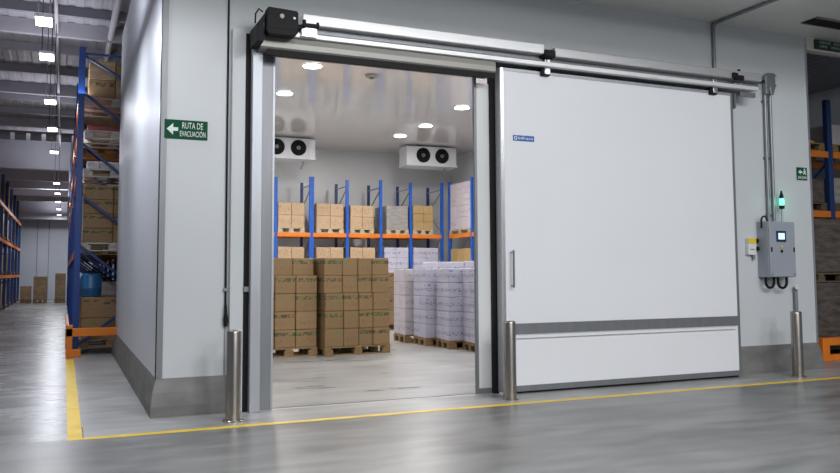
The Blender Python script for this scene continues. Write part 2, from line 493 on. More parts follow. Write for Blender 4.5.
# ================================================================== FLOOR MARKS
single(MB().box(0.06, 0.17, 6.95, 13.45, 0.0, 0.003), 'floor_line', M['yellow'], 'yellow floor line running along the aisle up to the orange rack guard', 'floor marking', (0.115, 10, 0))
single(MB().box(0.175, 13.5, 6.93, 7.01, 0.0, 0.003), 'floor_line', M['yellow'], 'yellow floor line running past the cold room door and its bollards', 'floor marking', (5, 6.97, 0))
single(MB().box(0.165, 0.18, 7.01, 7.5, 0.0, 0.002), 'floor_joint', M['joint'], 'short dark floor joint at the corner where the yellow lines meet', 'floor joint', (0.17, 7.25, 0))
t = thing('door_sill', 'thin metal and rubber sill strip across the doorway floor', 'door sill', (3, 7.7, 0))
MB().box(1.70, 4.3, 7.70, 7.745, 0, 0.004).build('rubber_strip', M['joint'], t)
MB().box(1.70, 4.3, 7.655, 7.70, 0, 0.003).build('metal_strip', M['sill'], t)

# ================================================================== DOOR FRAME
t = thing('door_frame', 'grey galvanised frame around the open cold room doorway', 'door frame', (1.75, 7.68, 0))
MB().box(1.612, 1.71, 7.58, 7.72, 0.0, 3.55).build('outer_post', M['frame'], t, 0.004)
MB().box(1.71, 1.845, 7.66, 7.86, 0.0, 3.46).build('inner_post', M['dframe'], t, 0.004)
MB().box(1.828, 1.848, 7.654, 7.66, 0.0, 3.46).build('edge_strip', M['frame'], t)
MB().box(1.56, 1.612, 7.66, 7.72, 0.0, 3.62).build('rubber_seal', M['black'], t)
MB().box(1.56, 1.62, 7.63, 7.665, 1.12, 1.17).build('seal_clip', M['dframe'], t, 0.004)
MB().box(1.845, 4.32, 7.66, 7.71, 3.455, 3.52).build('head_seal', M['black'], t)
MB().box(1.845, 4.25, 7.78, 7.80, 3.452, 3.50).build('head_trim', mat('head_trim_beige', (0.35, 0.30, 0.26), 0.5), t)
MB().box(4.085, 4.245, 7.690, 7.72, 0.05, 3.37).build('jamb_panel', M['cold'], t)
MB().box(4.058, 4.088, 7.680, 7.72, 0.0, 3.44).build('jamb_edge', M['dframe'], t, 0.003)
MB().box(4.088, 4.245, 7.680, 7.70, 0.0, 0.06).build('jamb_foot', M['dframe'], t)
MB().box(4.245, 4.31, 7.65, 7.72, 0.0, 3.45).build('gap_strip', M['black'], t)  # black strip filling the gap between jamb and sliding door
MB().box(1.435, 1.56, 7.655, 7.716, 0.0, 3.66).build('flashing_panel', M['wall'], t, 0.004)
# ================================================================== SLIDING DOOR
DX0, DX1, DY, DZ1 = 4.297, 7.635, 7.52, 3.525
t = thing('sliding_door', 'large white insulated sliding door slid half open to the right', 'door', (6.0, 7.57, 0))
MB().box(DX0+0.012, DX1-0.012, DY, DY+0.10, 0.06, DZ1-0.02).build('panel', M['door'], t)
MB().box(DX0, DX0+0.038, DY-0.006, DY+0.006, 0.02, DZ1).build('edge_trim', M['alu'], t, 0.002)
MB().box(DX0-0.006, DX0+0.012, DY, DY+0.11, 0.02, DZ1).build('leading_edge', M['lead'], t)
MB().box(DX1-0.035, DX1, DY-0.006, DY+0.10, 0.02, DZ1).build('edge_trim', M['dframe'], t, 0.002)
MB().box(DX0+0.038, DX1-0.035, DY-0.006, DY+0.006, DZ1-0.035, DZ1).build('top_trim', M['frame'], t)
MB().box(DX0+0.038, DX1-0.035, DY-0.007, DY+0.006, 0.025, 0.085).build('bottom_trim', M['dframe'], t)
MB().box(DX0+0.038, DX1-0.035, DY+0.01, DY+0.09, 0.004, 0.06).build('bottom_gap_shade', M['black'], t)  # black strip standing in for the shadow in the gap below the door
MB().box(DX0+0.038, DX1-0.035, DY-0.012, DY+0.004, 0.630, 0.745).build('bumper_band', M['dframe'], t, 0.003)
MB().prism([(DY, 0.625), (DY-0.030, 0.615), (DY-0.030, 0.590), (DY, 0.585)], 'x', DX0+0.04, DX1-0.10).build('bumper_ledge', M['door'], t)
h = MB().tube([(4.405, DY-0.055, 1.13), (4.405, DY-0.055, 1.53)], 0.011, 10).build('handle', M['dframe'], t, smooth=True)
h['label'] = 'grey vertical pull handle'
MB().tube([(4.405, DY, 1.15), (4.405, DY-0.055, 1.15)], 0.009, 8).tube([(4.405, DY, 1.51), (4.405, DY-0.055, 1.51)], 0.009, 8).build('handle_post', M['frame'], h)
lg = MB().box(4.448, 4.715, DY-0.004, DY, 2.727, 2.789).build('maker_label', M['logoblue'], t)
lg['label'] = 'blue label with a round mark and white lettering'
text_part('infraca', 'lettering', M['signwhite'], lg, (4.512, DY-0.006, 2.744), 0.05, 0.19)
ring = MB()
for k in range(16):
    a0, a1 = 2*math.pi*k/18+0.5, 2*math.pi*(k+1)/18+0.5
    ring.prism([(4.480+0.021*math.cos(a0), 2.758+0.021*math.sin(a0)), (4.480+0.021*math.cos(a1), 2.758+0.021*math.sin(a1)), (4.480+0.013*math.cos(a1), 2.758+0.013*math.sin(a1)), (4.480+0.013*math.cos(a0), 2.758+0.013*math.sin(a0))], 'y', DY-0.006, DY-0.004)
ring.box(4.480, 4.498, DY-0.006, DY-0.004, 2.752, 2.760)
ring.build('round_mark', M['signwhite'], lg)
for xx in (4.86, 7.30):
    c = MB().box(xx-0.055, xx+0.055, DY-0.045, DY+0.08, 3.475, 3.56).build('hanger', M['blackp'], t, 0.006)
    MB().box(xx-0.022, xx+0.045, DY-0.06, DY-0.045, 3.49, 3.66).build('hanger_plate', M['alu'], c, 0.004)
    MB().tube([(xx, DY-0.062, 3.64), (xx, DY-0.058, 3.64)], 0.014, 10).build('bolt', M['dframe'], c)
MB().box(7.645, 7.668, DY-0.03, DY+0.03, 3.33, 3.52).build('stop_bracket', M['dframe'], t)

# ================================================================== TRACK
t = thing('door_track', 'long aluminium door track fixed above the doorway and sliding door', 'door track', (4.8, 7.5, 3.4))
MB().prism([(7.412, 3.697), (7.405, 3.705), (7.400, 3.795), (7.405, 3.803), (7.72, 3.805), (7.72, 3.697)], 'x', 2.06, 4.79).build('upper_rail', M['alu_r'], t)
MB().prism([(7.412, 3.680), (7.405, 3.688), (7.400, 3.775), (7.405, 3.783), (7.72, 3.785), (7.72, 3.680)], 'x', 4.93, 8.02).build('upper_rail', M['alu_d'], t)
MB().box(2.0, 8.0, 7.50, 7.72, 3.58, 3.695).build('track_channel', M['dframe'], t)
MB().box(2.0, 4.8, 7.47, 7.52, 3.635, 3.655).build('drive_belt', M['dframe'], t)
MB().prism([(7.402, 3.562), (7.399, 3.566), (7.396, 3.604), (7.40, 3.608), (7.47, 3.610), (7.47, 3.562)], 'x', 1.655, 7.96).build('lower_rail', M['alu_r'], t)
MB().prism([(7.455, 3.43), (7.435, 3.45), (7.43, 3.50), (7.44, 3.56), (7.60, 3.56), (7.60, 3.43)], 'x', 1.655, 4.195).build('rail_cover', M['cover'], t)
MB().box(1.72, 4.195, 7.45, 7.48, 3.375, 3.435).build('cover_seal', M['black'], t)
j = MB().box(4.79, 4.93, 7.38, 7.60, 3.665, 3.745).build('rail_joint', M['blackp'], t, 0.008)
MB().box(4.81, 4.87, 7.375, 7.38, 3.675, 3.735).build('joint_cap', M['black'], j)
MB().box(7.56, 7.72, 7.39, 7.42, 3.665, 3.73).build('stop_bracket', M['blackp'], t, 0.008)
MB().box(7.52, 7.60, 7.37, 7.40, 3.68, 3.75).build('stop_bracket', M['black'], t, 0.006)
MB().tube([(7.70, 7.46, 3.785), (7.70, 7.46, 3.82)], 0.02, 10).build('bolt', M['black'], t)
MB().box(7.72, 7.98, 7.47, 7.50, 3.49, 3.545).build('end_plate', M['dframe'], t)
MB().box(7.62, 7.74, 7.44, 7.47, 3.605, 3.64).build('end_plate', M['alu'], t, 0.003)
MB().box(8.00, 8.06, 7.44, 7.72, 3.60, 3.66).build('end_arm', M['frame'], t)

# ================================================================== MOTOR
t = thing('door_motor', 'black drive motor box at the left end of the door track', 'motor', (1.83, 7.4, 3.53))
MB().prism([(1.690, 3.525), (1.940, 3.525), (1.975, 3.565), (1.975, 3.755), (1.962, 3.775), (1.690, 3.785), (1.678, 3.772), (1.670, 3.56)], 'y', 7.27, 7.39).build('housing', M['blackp'], t, 0.012)
MB().box(1.69, 1.955, 7.267, 7.27, 3.585, 3.592).build('seam', M['black'], t)
MB().tube([(1.815, 7.27, 3.705), (1.815, 7.263, 3.705)], 0.022, 14).build('vent_plug', M['dframe'], t)
MB().box(1.925, 1.945, 7.265, 7.27, 3.69, 3.71).build('indicator', M['frame'], t)
MB().prism([(1.585, 3.45), (1.652, 3.45), (1.652, 3.62), (1.668, 3.70), (1.668, 3.74), (1.63, 3.68), (1.585, 3.62)], 'y', 7.30, 7.60).build('mounting_bracket', M['black'], t, 0.006)
MB().tube([(1.60, 7.44, 3.66), (1.60, 7.43, 3.75), (1.63, 7.42, 3.80), (1.67, 7.44, 3.78)], 0.008, 8).build('cable', M['black'], t, smooth=True)
MB().box(2.035, 2.20, 7.33, 7.42, 3.655, 3.69).build('coupling', M['black'], t, 0.006)
MB().tube([(2.055, 7.36, 3.69), (2.055, 7.36, 3.725)], 0.018, 10).build('bolt', M['black'], t)
MB().tube([(2.19, 7.36, 3.69), (2.19, 7.36, 3.712)], 0.014, 10).build('bolt', M['black'], t)
MB().tube([(1.97, 7.38, 3.64), (2.06, 7.38, 3.66)], 0.03, 10).build('drive_shaft', M['black'], t)
MB().box(2.03, 2.185, 7.36, 7.42, 3.565, 3.655).build('bearing_block', M['alu'], t, 0.004)

# ================================================================== BOLLARDS
def bollard(x, label):
    t = thing('bollard', label, 'bollard', (x, 7.25, 0), 'steel bollards guarding the door')
    MB().lathe([(0.066, 0.0), (0.066, 0.775), (0.064, 0.785), (0.0585, 0.792), (0.048, 0.796), (0.001, 0.797)], x, 7.25, 32).build('post', M['steel'], t, smooth=True)
    MB().lathe([(0.092, 0.0), (0.092, 0.008), (0.088, 0.012), (0.067, 0.012)], x, 7.25, 32).build('base_flange', M['steel'], t, smooth=True)
bollard(1.40, 'stainless steel bollard left of the doorway, below the hanging black cable')
bollard(4.215, 'stainless steel bollard before the leading edge of the sliding door')
bollard(8.28, 'stainless steel bollard below the control cabinet near the wall end')

# ================================================================== WALL FITTINGS, LEFT
t = thing('hanging_cable', 'black cable hanging down the wall between evacuation sign and door frame', 'cable', (1.425, 7.70, 0.78))
MB().tube([(1.40, 7.705, 4.47), (1.40, 7.705, 2.4), (1.404, 7.70, 0.98)], 0.009, 8).build('wire', M['black'], t)
MB().tube([(1.404, 7.69, 1.0), (1.405, 7.69, 0.93), (1.406, 7.69, 0.86), (1.406, 7.69, 0.80)], [0.012, 0.014, 0.024, 0.018], 10).build('plug', M['black'], t, smooth=True)
MB().box(1.385, 1.425, 7.69, 7.72, 1.13, 1.16).build('cable_clip', M['dframe'], t)

t = thing('evacuation_sign', 'green evacuation route sign with white left arrow on the grey wall', 'sign', (1.02, 7.71, 2.55))
SX0, SX1, SZ0, SZ1 = 0.822, 1.216, 2.555, 2.735
MB().box(SX0, SX1, WY-0.012, WY-0.002, SZ0, SZ1).build('board', M['green'], t, 0.003)
MB().prism([(0.842, 2.645), (0.900, 2.700), (0.900, 2.662), (0.945, 2.662), (0.945, 2.628), (0.900, 2.628), (0.900, 2.590)], 'y', WY-0.015, WY-0.012).build('arrow', M['signwhite'], t)
text_part('RUTA DE', 'lettering', M['signwhite'], t, (0.982, WY-0.014, 2.655), 0.085, 0.19, 0.0015)
text_part('EVACUACIÓN', 'lettering', M['signwhite'], t, (0.962, WY-0.014, 2.580), 0.075, 0.235, 0.0015)

# ================================================================== WALL FITTINGS, RIGHT
t = thing('control_cabinet', 'grey electrical control cabinet with small lit screen on the right wall', 'control cabinet', (8.375, 7.6, 1.22))
MB().box(8.175, 8.630, 7.54, WY, 1.215, 1.925).build('body', M['cabinet'], t, 0.006)
d = MB().box(8.180, 8.625, 7.520, 7.538, 1.22, 1.92).build('door', M['cabinet'], t, 0.006)
for z in (1.565,):
    for xx in (8.210, 8.600):
        MB().box(xx-0.011, xx+0.011, 7.512, 7.520, z-0.03, z+0.03).build('latch', M['black'], d, 0.003)
for xx, z in ((8.595, 1.25), (8.210, 1.25)):
    MB().tube([(xx, 7.52, z), (xx, 7.514, z)], 0.012, 10).build('screw', M['dframe'], d)
sc = MB().box(8.293, 8.463, 7.508, 7.520, 1.665, 1.805).build('display', M['navy'], t, 0.006)
MB().box(8.323, 8.430, 7.505, 7.508, 1.695, 1.775).build('screen', M['screen'], sc)
MB().lathe([(0.016, 7.520), (0.016, 7.508), (0.010, 7.505)], 8.380, 1.605, 14, 'y').build('button', M['yellow_label'], t)
MB().lathe([(0.018, 7.520), (0.018, 7.506), (0.012, 7.503)], 8.380, 1.545, 14, 'y').build('button', M['blackp'], t)
def arc(cx, cz, r, y, a0, a1, n=14, sq=1.0):
    return [(cx+r*math.cos(a0+(a1-a0)*k/n), y, cz+r*sq*math.sin(a0+(a1-a0)*k/n)) for k in range(n+1)]
MB().tube([(8.170, 7.63, 1.84)] + arc(8.220, 1.93, 0.05, 7.63, math.pi, 0, 12, 1.3) + [(8.270, 7.63, 1.92)], 0.011, 8).build('cable_loop', M['black'], t, smooth=True)
MB().tube([(8.200, 7.62, 1.22)] + arc(8.270, 1.15, 0.07, 7.62, math.pi, 2*math.pi, 14, 1.0) + [(8.340, 7.62, 1.22)], 0.017, 8).build('cable_loop', M['black'], t, smooth=True)
MB().tube([(8.390, 7.60, 1.22)] + arc(8.465, 1.15, 0.075, 7.60, math.pi, 2*math.pi, 14, 1.0) + [(8.540, 7.60, 1.22)], 0.017, 8).build('cable_loop', M['black'], t, smooth=True)

t = thing('call_box', 'small white switch box with yellow label left of the control cabinet', 'switch box', (8.040, 7.69, 1.49))
MB().box(7.970, 8.105, 7.665, WY, 1.50, 1.715).build('case', M['evap'], t, 0.006)
MB().box(7.970, 8.105, 7.660, 7.665, 1.645, 1.712).build('label_strip', M['yellow_label'], t)
MB().box(8.000, 8.080, 7.662, 7.665, 1.565, 1.575).build('lettering_line', M['dframe'], t)
MB().tube([(8.125, 7.69, 1.68), (8.130, 7.66, 1.68)], 0.028, 12).build('knob', M['black'], t)
MB().tube([(8.135, 7.69, 1.58), (8.140, 7.66, 1.58)], 0.026, 12).build('knob', M['black'], t)
MB().tube([(8.080, 7.69, 1.50), (8.080, 7.69, 1.44)], 0.02, 10).build('cable_gland', M['dframe'], t)

t = thing('conduit_pair', 'pair of grey conduits rising from the cabinet to a round junction box', 'conduit', (8.435, 7.69, 1.93))
MB().tube([(8.365, 7.69, 1.93), (8.375, 7.69, 3.60)], 0.023, 12).build('conduit', M['pipe'], t, smooth=True)
MB().tube([(8.460, 7.69, 1.93), (8.465, 7.69, 3.60)], 0.023, 12).build('conduit', M['pipe'], t, smooth=True)
MB().prism([(8.350, 3.60), (8.405, 3.60), (8.425, 3.68), (8.440, 3.60), (8.485, 3.60), (8.525, 3.70), (8.560, 3.75), (8.560, 3.86), (8.515, 3.895), (8.405, 3.895), (8.355, 3.85), (8.345, 3.72)], 'y', 7.64, 7.70).build('junction_box', M['pipe'], t, 0.01)
MB().box(8.520, 8.540, 7.634, 7.64, 3.74, 3.85).build('box_clip', M['evap'], t)
MB().tube([(8.355, 7.67, 3.78), (8.025, 7.67, 3.70)], 0.014, 8).build('cable', M['black'], t)
for z in (2.0, 2.75, 3.5):
    MB().box(8.335, 8.495, 7.70, WY, z, z+0.03).build('pipe_clamp', M['dframe'], t)

t = thing('warning_beacon', 'lit green warning beacon on a thin stem above the control cabinet', 'beacon', (8.550, 7.62, 1.93))
MB().tube([(8.540, 7.63, 1.925), (8.540, 7.63, 2.11)], 0.012, 10).build('stem', M['frame'], t)
MB().lathe([(0.03, 2.10), (0.034, 2.11), (0.034, 2.14), (0.03, 2.145)], 8.540, 7.63, 16).build('base', M['black'], t)
MB().lathe([(0.025, 2.145), (0.028, 2.16), (0.028, 2.215), (0.025, 2.235)], 8.540, 7.63, 18).build('lens', M['beacon'], t, smooth=True)
MB().lathe([(0.028, 2.235), (0.026, 2.27), (0.016, 2.30), (0.010, 2.335)], 8.540, 7.63, 16).build('cap', M['blackp'], t)
bl = bpy.data.lights.new('beacon_glow', 'POINT'); bl.energy = 0.7; bl.color = (0.2, 1.0, 0.6); bl.shadow_soft_size = 0.04
bo = bpy.data.objects.new('beacon_glow', bl); bo.location = (8.540, 7.57, 2.2); COL.objects.link(bo)

t = thing('wall_conduit', 'short grey conduit standing on the wall behind the right bollard', 'conduit', (8.78, 7.69, 0.3))
MB().tube([(8.79, 7.685, 0.02), (8.785, 7.685, 1.05)], 0.026, 12).build('pipe', M['pipe'], t, smooth=True)
MB().tube([(8.785, 7.685, 1.05), (8.775, 7.66, 1.075), (8.765, 7.64, 1.08)], 0.03, 12).build('elbow', M['pipe'], t, smooth=True)
t = thing('ceiling_conduit', 'dark conduit running along the canopy and down to the door track', 'conduit', (7.53, 7.69, 3.8))
MB().tube([(7.53, 7.69, 3.80), (7.53, 7.69, 4.44)], 0.022, 10).build('drop_pipe', M['pipe'], t)
MB().tube([(7.53, 7.69, 4.40), (7.53, 7.68, 4.445), (7.53, 7.64, 4.455)], 0.028, 10).build('elbow', M['pipe'], t, smooth=True)
MB().tube([(7.53, 7.66, 4.455), (7.53, 4.5, 4.455)], 0.022, 10).build('ceiling_pipe', M['pipe'], t)

t = thing('exit_sign', 'small square green sign near the right end of the front wall', 'sign', (9.020, 7.71, 2.50))
MB().box(8.925, 9.115, WY-0.012, WY-0.008, 2.505, 2.675).build('board', M['green'], t, 0.002)
MB().prism([(8.950, 2.61), (8.990, 2.645), (8.990, 2.625), (9.025, 2.625), (9.025, 2.600), (8.990, 2.600), (8.990, 2.58)], 'y', WY-0.015, WY-0.012).build('arrow', M['signwhite'], t)
MB().tube([(9.065, WY-0.014, 2.65), (9.065, WY-0.012, 2.65)], 0.012, 10).prism([(9.040, 2.63), (9.090, 2.635), (9.080, 2.61), (9.095, 2.58), (9.080, 2.58), (9.065, 2.60), (9.045, 2.58), (9.035, 2.585), (9.055, 2.61)], 'y', WY-0.015, WY-0.012).build('running_figure', M['signwhite'], t)
text_part('SALIDA', 'lettering', M['signwhite'], t, (8.940, WY-0.014, 2.522), 0.055, 0.16, 0.0015)

t = thing('lintel_sign', 'dark green sign with pale rows of lettering on the right lintel', 'sign', (9.75, 7.68, 4.32))
MB().box(9.33, 10.05, 7.66, 7.695, 4.325, 4.455).build('board', mat('dark_sign', (0.012, 0.03, 0.022), 0.4), t, 0.003)
ms = MB()
for row, z in enumerate((4.40, 4.345)):
    xx = 9.40
    k = 0
    while xx < 10.0:
        wd = (0.035, 0.05, 0.028, 0.045)[(k+row*2) % 4]
        if (k+row) % 5 != 4:
            ms.box(xx, xx+wd, 7.656, 7.66, z, z+0.035)
        xx += wd+0.016
        k += 1
ms.build('lettering', mat('faded_lettering', (0.25, 0.32, 0.29), 0.5), t)
t = thing('ceiling_vent', 'black rectangular grille in the canopy at the top right', 'vent', (9.0, 7.1, CEIL))
MB().box(8.60, 9.75, 7.03, 7.24, CEIL-0.02, CEIL).build('grille', M['black'], t)
MB().box(8.58, 9.77, 7.01, 7.03, CEIL-0.022, CEIL).box(8.58, 9.77, 7.24, 7.26, CEIL-0.022, CEIL).build('frame', M['purlin'], t)

# ================================================================== LAMPS
names = ['nearest', 'second nearest', 'third nearest', 'fourth nearest', 'fifth nearest', 'fifth farthest', 'fourth farthest', 'third farthest', 'second farthest', 'farthest']
for nm, y in zip(names, (9.87, 11.5, 14.54, 17.33, 20.6, 27.75, 31.26, 35.0, 38.9, 42.6)):
    t = thing('high_bay_lamp', 'white rectangular lamp hanging over the aisle, %s of its row' % nm, 'lamp', (-0.28, y, 4.2), 'lamps in the aisle row')
    MB().box(-0.37, -0.19, y-0.16, y+0.16, 4.16, 4.20).build('housing', M['frame'], t, 0.004)
    MB().box(-0.365, -0.195, y-0.155, y+0.155, 4.145, 4.16).build('diffuser', M['lampface'], t)
    top = ROOF if y < 29 else 5.1
    MB().tube([(-0.34, y, 4.2), (-0.34, y, top)], 0.006, 6).tube([(-0.22, y, 4.2), (-0.22, y, top)], 0.006, 6).build('hanging_wire', M['wire'], t)
single(MB().tube([(-0.22, 5, 5.52), (-0.22, 29, 5.52)], 0.03, 8), 'roof_conduit', M['pipe_w'], 'pale straight conduit under the aisle roof beside the lamp row', 'conduit', (-0.22, 17, 5.5))
single(MB().tube([(0.66, 10, 5.5), (0.66, 17, 5.5)], 0.055, 10), 'roof_pipe', M['pipe_w'], 'thick pale pipe under the roof above the blue rack', 'pipe', (0.66, 13, 5.45))

places = [(4.14, 14.25, 'nearest left downlight on the cold room ceiling, close to the header'), (4.24, 16.7, 'left rear downlight on the cold room ceiling, above left evaporator'),
          (8.45, 16.6, 'right front downlight on the cold room ceiling beside the door jamb'), (8.62, 19.05, 'downlight on the cold room ceiling just before the right evaporator'), (8.60, 20.75, 'farthest downlight on the cold room ceiling, left of right evaporator')]
for x, y, lb in places:
    t = thing('ceiling_downlight', lb, 'lamp', (x, y, CC), 'downlights of the cold room')
    MB().lathe([(0.19, CC-0.001), (0.19, CC-0.010), (0.18, CC-0.014)], x, y, 24).build('rim', M['evap'], t)
    MB().lathe([(0.175, CC-0.013), (0.172, CC-0.022), (0.10, CC-0.026)], x, y, 24).build('diffuser', M['lampface'], t)
t = thing('smoke_detector', 'small brownish detector on the cold room ceiling behind the door header', 'detector', (5.42, 14.5, CC))
MB().lathe([(0.14, CC-0.001), (0.14, CC-0.03), (0.10, CC-0.05)], 5.42, 14.5, 16).build('base', mat('detector_beige', (0.4, 0.33, 0.25), 0.5), t)
MB().lathe([(0.06, CC-0.05), (0.05, CC-0.08), (0.03, CC-0.085)], 5.42, 14.5, 12).build('sensor_head', M['dframe'], t)

# ================================================================== EVAPORATORS
def evaporator(x0, label):
    y0, y1, z0, z1 = 22.0, 22.62, 4.53, 5.10
    W = 1.66
    t = thing('evaporator_unit', label, 'cooling unit', (x0+W/2, y0, z0), 'cooling units under the ceiling')
    MB().box(x0, x0+W, y0+0.02, y1, z0, z1).build('casing', M['evap'], t, 0.008)
    MB().box(x0+0.22, x0+W-0.22, y0, y0+0.02, z0+0.02, z1).build('fan_panel', M['evap'], t, 0.004)
    MB().box(x0+W-0.20, x0+W-0.02, y0, y0+0.02, z0+0.02, z1).build('service_panel', M['evap'], t, 0.004)
    MB().prism([(y0-0.03, z0-0.02), (y0-0.03, z0+0.03), (y1, z0), (y1, z0-0.05)], 'x', x0-0.02, x0+W+0.02).build('drip_tray', M['evap'], t)
    MB().tube([(x0+W-0.28, 22.3, z0-0.04), (x0+W-0.28, 22.3, z0-0.14), (x0+W-0.32, 22.32, z0-0.18), (x0+W-0.33, 22.35, z0-0.26)], 0.022, 8).build('drain_pipe', M['dframe'], t)
    for xx in (x0+0.12, x0+W-0.12):
        MB().box(xx-0.02, xx+0.02, y0+0.25, y0+0.31, z1, CC).build('hanger_bracket', M['galv'], t)
    for k, fx in enumerate((0.53, 1.155)):
        cx, cz = x0+fx, z0+0.30
        f = MB().lathe([(0.225, y0-0.004), (0.225, y0-0.03), (0.20, y0-0.03), (0.20, y0-0.006), (0.001, y0-0.005)], cx, cz, 32, 'y').build('fan_ring', M['black'], t)
        bl = MB()
        for q in range(5):
            a = q*2*math.pi/5 + 0.3*k
            pts = [(0.05, -0.3), (0.19, -0.25), (0.195, 0.30), (0.05, 0.35)]
            V = []
            for i, (r, da) in enumerate(pts):
                V.append(bl.bm.verts.new((cx+r*math.cos(a+da), y0-0.012-(0.02 if da > 0 else 0), cz+r*math.sin(a+da))))
            bl.bm.faces.new(V)
        bl.build('fan_blades', M['blackp'], f)
        MB().lathe([(0.055, y0-0.01), (0.055, y0-0.04), (0.04, y0-0.048)], cx, cz, 16, 'y').build('fan_hub', M['galv'], f)
        gd = MB()
        for r in (0.10, 0.15, 0.20):
            gd.tube([(cx+r*math.cos(2*math.pi*i/24), y0-0.052, cz+r*math.sin(2*math.pi*i/24)) for i in range(25)], 0.003, 4, False)
        for q in range(4):
            a = q*math.pi/4
            gd.tube([(cx-0.22*math.cos(a), y0-0.05, cz-0.22*math.sin(a)), (cx+0.22*math.cos(a), y0-0.05, cz+0.22*math.sin(a))], 0.003, 4)
        gd.build('fan_guard', M['blackp'], f)
evaporator(4.84, 'white two-fan cooling unit on the left of the cold room ceiling')
evaporator(9.34, 'white two-fan cooling unit on the right, above the rack corner')

# ================================================================== PALLETS AND CARTONS
MESHES = {}
def pallet(loc, rot, L, D, label, m='wood', group='wooden pallets', H=0.14):
    key = ('p', L, D, m)
    if key in MESHES:
        t = copy_tree(MESHES[key])
        t.location = loc
        t.rotation_euler = (0, 0, rot)
        tag(t, label, 'pallet', group)
        return t
    t = thing('wooden_pallet', label, 'pallet', (0, 0, 0), group)
    dk = MB()
    n = max(4, int(D/0.17))
    for k in range(n):
        y = D*k/n
        dk.box(0, L, y, y+D/n-0.03, H-0.022, H)
    dk.box(0, 0.1, 0, D, H-0.042, H-0.022).box(L/2-0.05, L/2+0.05, 0, D, H-0.042, H-0.022).box(L-0.1, L, 0, D, H-0.042, H-0.022)
    dk.build('deck_boards', M[m], t)
    for y in (0, D/2-0.05, D-0.1):
        MB().box(0, L, y, y+0.1, 0.0, 0.02).build('bottom_board', M[m], t)
    for x in (0, L/2-0.07, L-0.14):
        for y in (0, D/2-0.05, D-0.1):
            MB().box(x, x+0.14, y, y+0.1, 0.02, H-0.042).build('block', M[m], t)
    t.location = loc
    t.rotation_euler = (0, 0, rot)
    MESHES[key] = t
    return t

def carton_mesh(w, d, h, m):
    key = ('c', round(w, 3), round(d, 3), round(h, 3), m)
    if key not in MESHES:
        bm = bmesh.new()
        g = 0.004
        bmesh.ops.create_cube(bm, size=1)
        for v in bm.verts:
            v.co = Vector((v.co.x*(w-2*g), v.co.y*(d-2*g), (v.co.z+0.5)*(h-g)))
        bmesh.ops.bevel(bm, geom=list(bm.edges), offset=0.009, segments=1, affect='EDGES')
        # closing seam along the top flaps
        me = bpy.data.meshes.new('carton')
        bm.to_mesh(me)
        bm.free()
        me.materials.append(M[m])
        MESHES[key] = me
    return MESHES[key]

ORD = ['first', 'second', 'third', 'fourth', 'fifth', 'sixth', 'seventh']
LAY = {1: ['single'], 2: ['bottom', 'top'], 3: ['bottom', 'middle', 'top'], 4: ['bottom', 'second', 'third', 'top'], 5: ['bottom', 'second', 'middle', 'fourth', 'top'], 6: ['bottom', 'second', 'third', 'fourth', 'fifth', 'top']}
ROWW = {1: [''], 2: ['front', 'rear'], 3: ['front', 'middle', 'rear']}
def stack(loc, rot, widths, depths, h, n, m, kind, where, group, jitter=0.002, setback=None, skip=None, cols='column', side='left'):
    """cartons stacked in layers; origin = front left corner at the base"""
    c, s = math.cos(rot), math.sin(rot)
    for k in range(n):
        ws = widths if not (callable(skip) and False) else widths
        y = 0
        for j, d in enumerate(depths):
            x = 0
            for i, wd in enumerate(ws):
                mm = m[(i+j+k) % len(m)] if isinstance(m, (list, tuple)) else m
                px, py = x+wd/2, y+d/2
                if setback and k in setback:
                    px += setback[k][0]; py += setback[k][1]
                px += random.uniform(-jitter, jitter)
                py += random.uniform(-jitter, jitter)
                o = bpy.data.objects.new('cardboard_box', carton_mesh(wd, d, h, mm))
                COL.objects.link(o)
                o.location = (loc[0]+px*c-py*s, loc[1]+px*s+py*c, loc[2]+k*h)
                o.rotation_euler = (0, 0, rot+random.uniform(-0.004, 0.004))
                col = '' if len(ws) == 1 else ', %s from left' % ORD[i]
                row = '' if len(depths) == 1 else ', %s row' % ROWW[len(depths)][j]
                tag(o, '%s, %s layer%s%s, %s' % (kind, LAY[n][k], col, row, where), 'box', group)
                x += wd
            y += d

PH = 0.14
# front brown stacks
pallet((3.745, 12.12, 0), 0.09, 1.14, 1.0, 'worn wooden pallet under the front brown carton stack, right one of the pair')
stack((3.745, 12.12, PH), 0.09, [0.315, 0.268, 0.25, 0.307], [0.5, 0.5], 0.279, 5, 'carton', 'brown carton', 'right front stack', 'brown cartons of the right front stack', setback={3: (-0.02, 0), 4: (-0.02, 0)})
pallet((2.77, 12.28, 0), 0.0, 0.90, 0.6, 'worn wooden pallet under the front brown carton stack beside the left jamb')
stack((2.77, 12.28, PH), 0.0, [0.22, 0.33, 0.345], [0.5], 0.279, 5, 'carton', 'brown carton', 'left front stack', 'brown cartons of the left front stack', setback={4: (-0.03, 0.08)})
# brown stack half hidden behind them
pallet((5.85, 17.0, 0), 0.0, 1.2, 0.8, 'wooden pallet half hidden between brown front stack and white cartons')
stack((5.85, 17.0, PH), 0.0, [0.6, 0.6], [0.8], 0.29, 4, 'carton', 'big brown carton', 'stack behind right front stack', 'cartons of the half hidden brown stack')
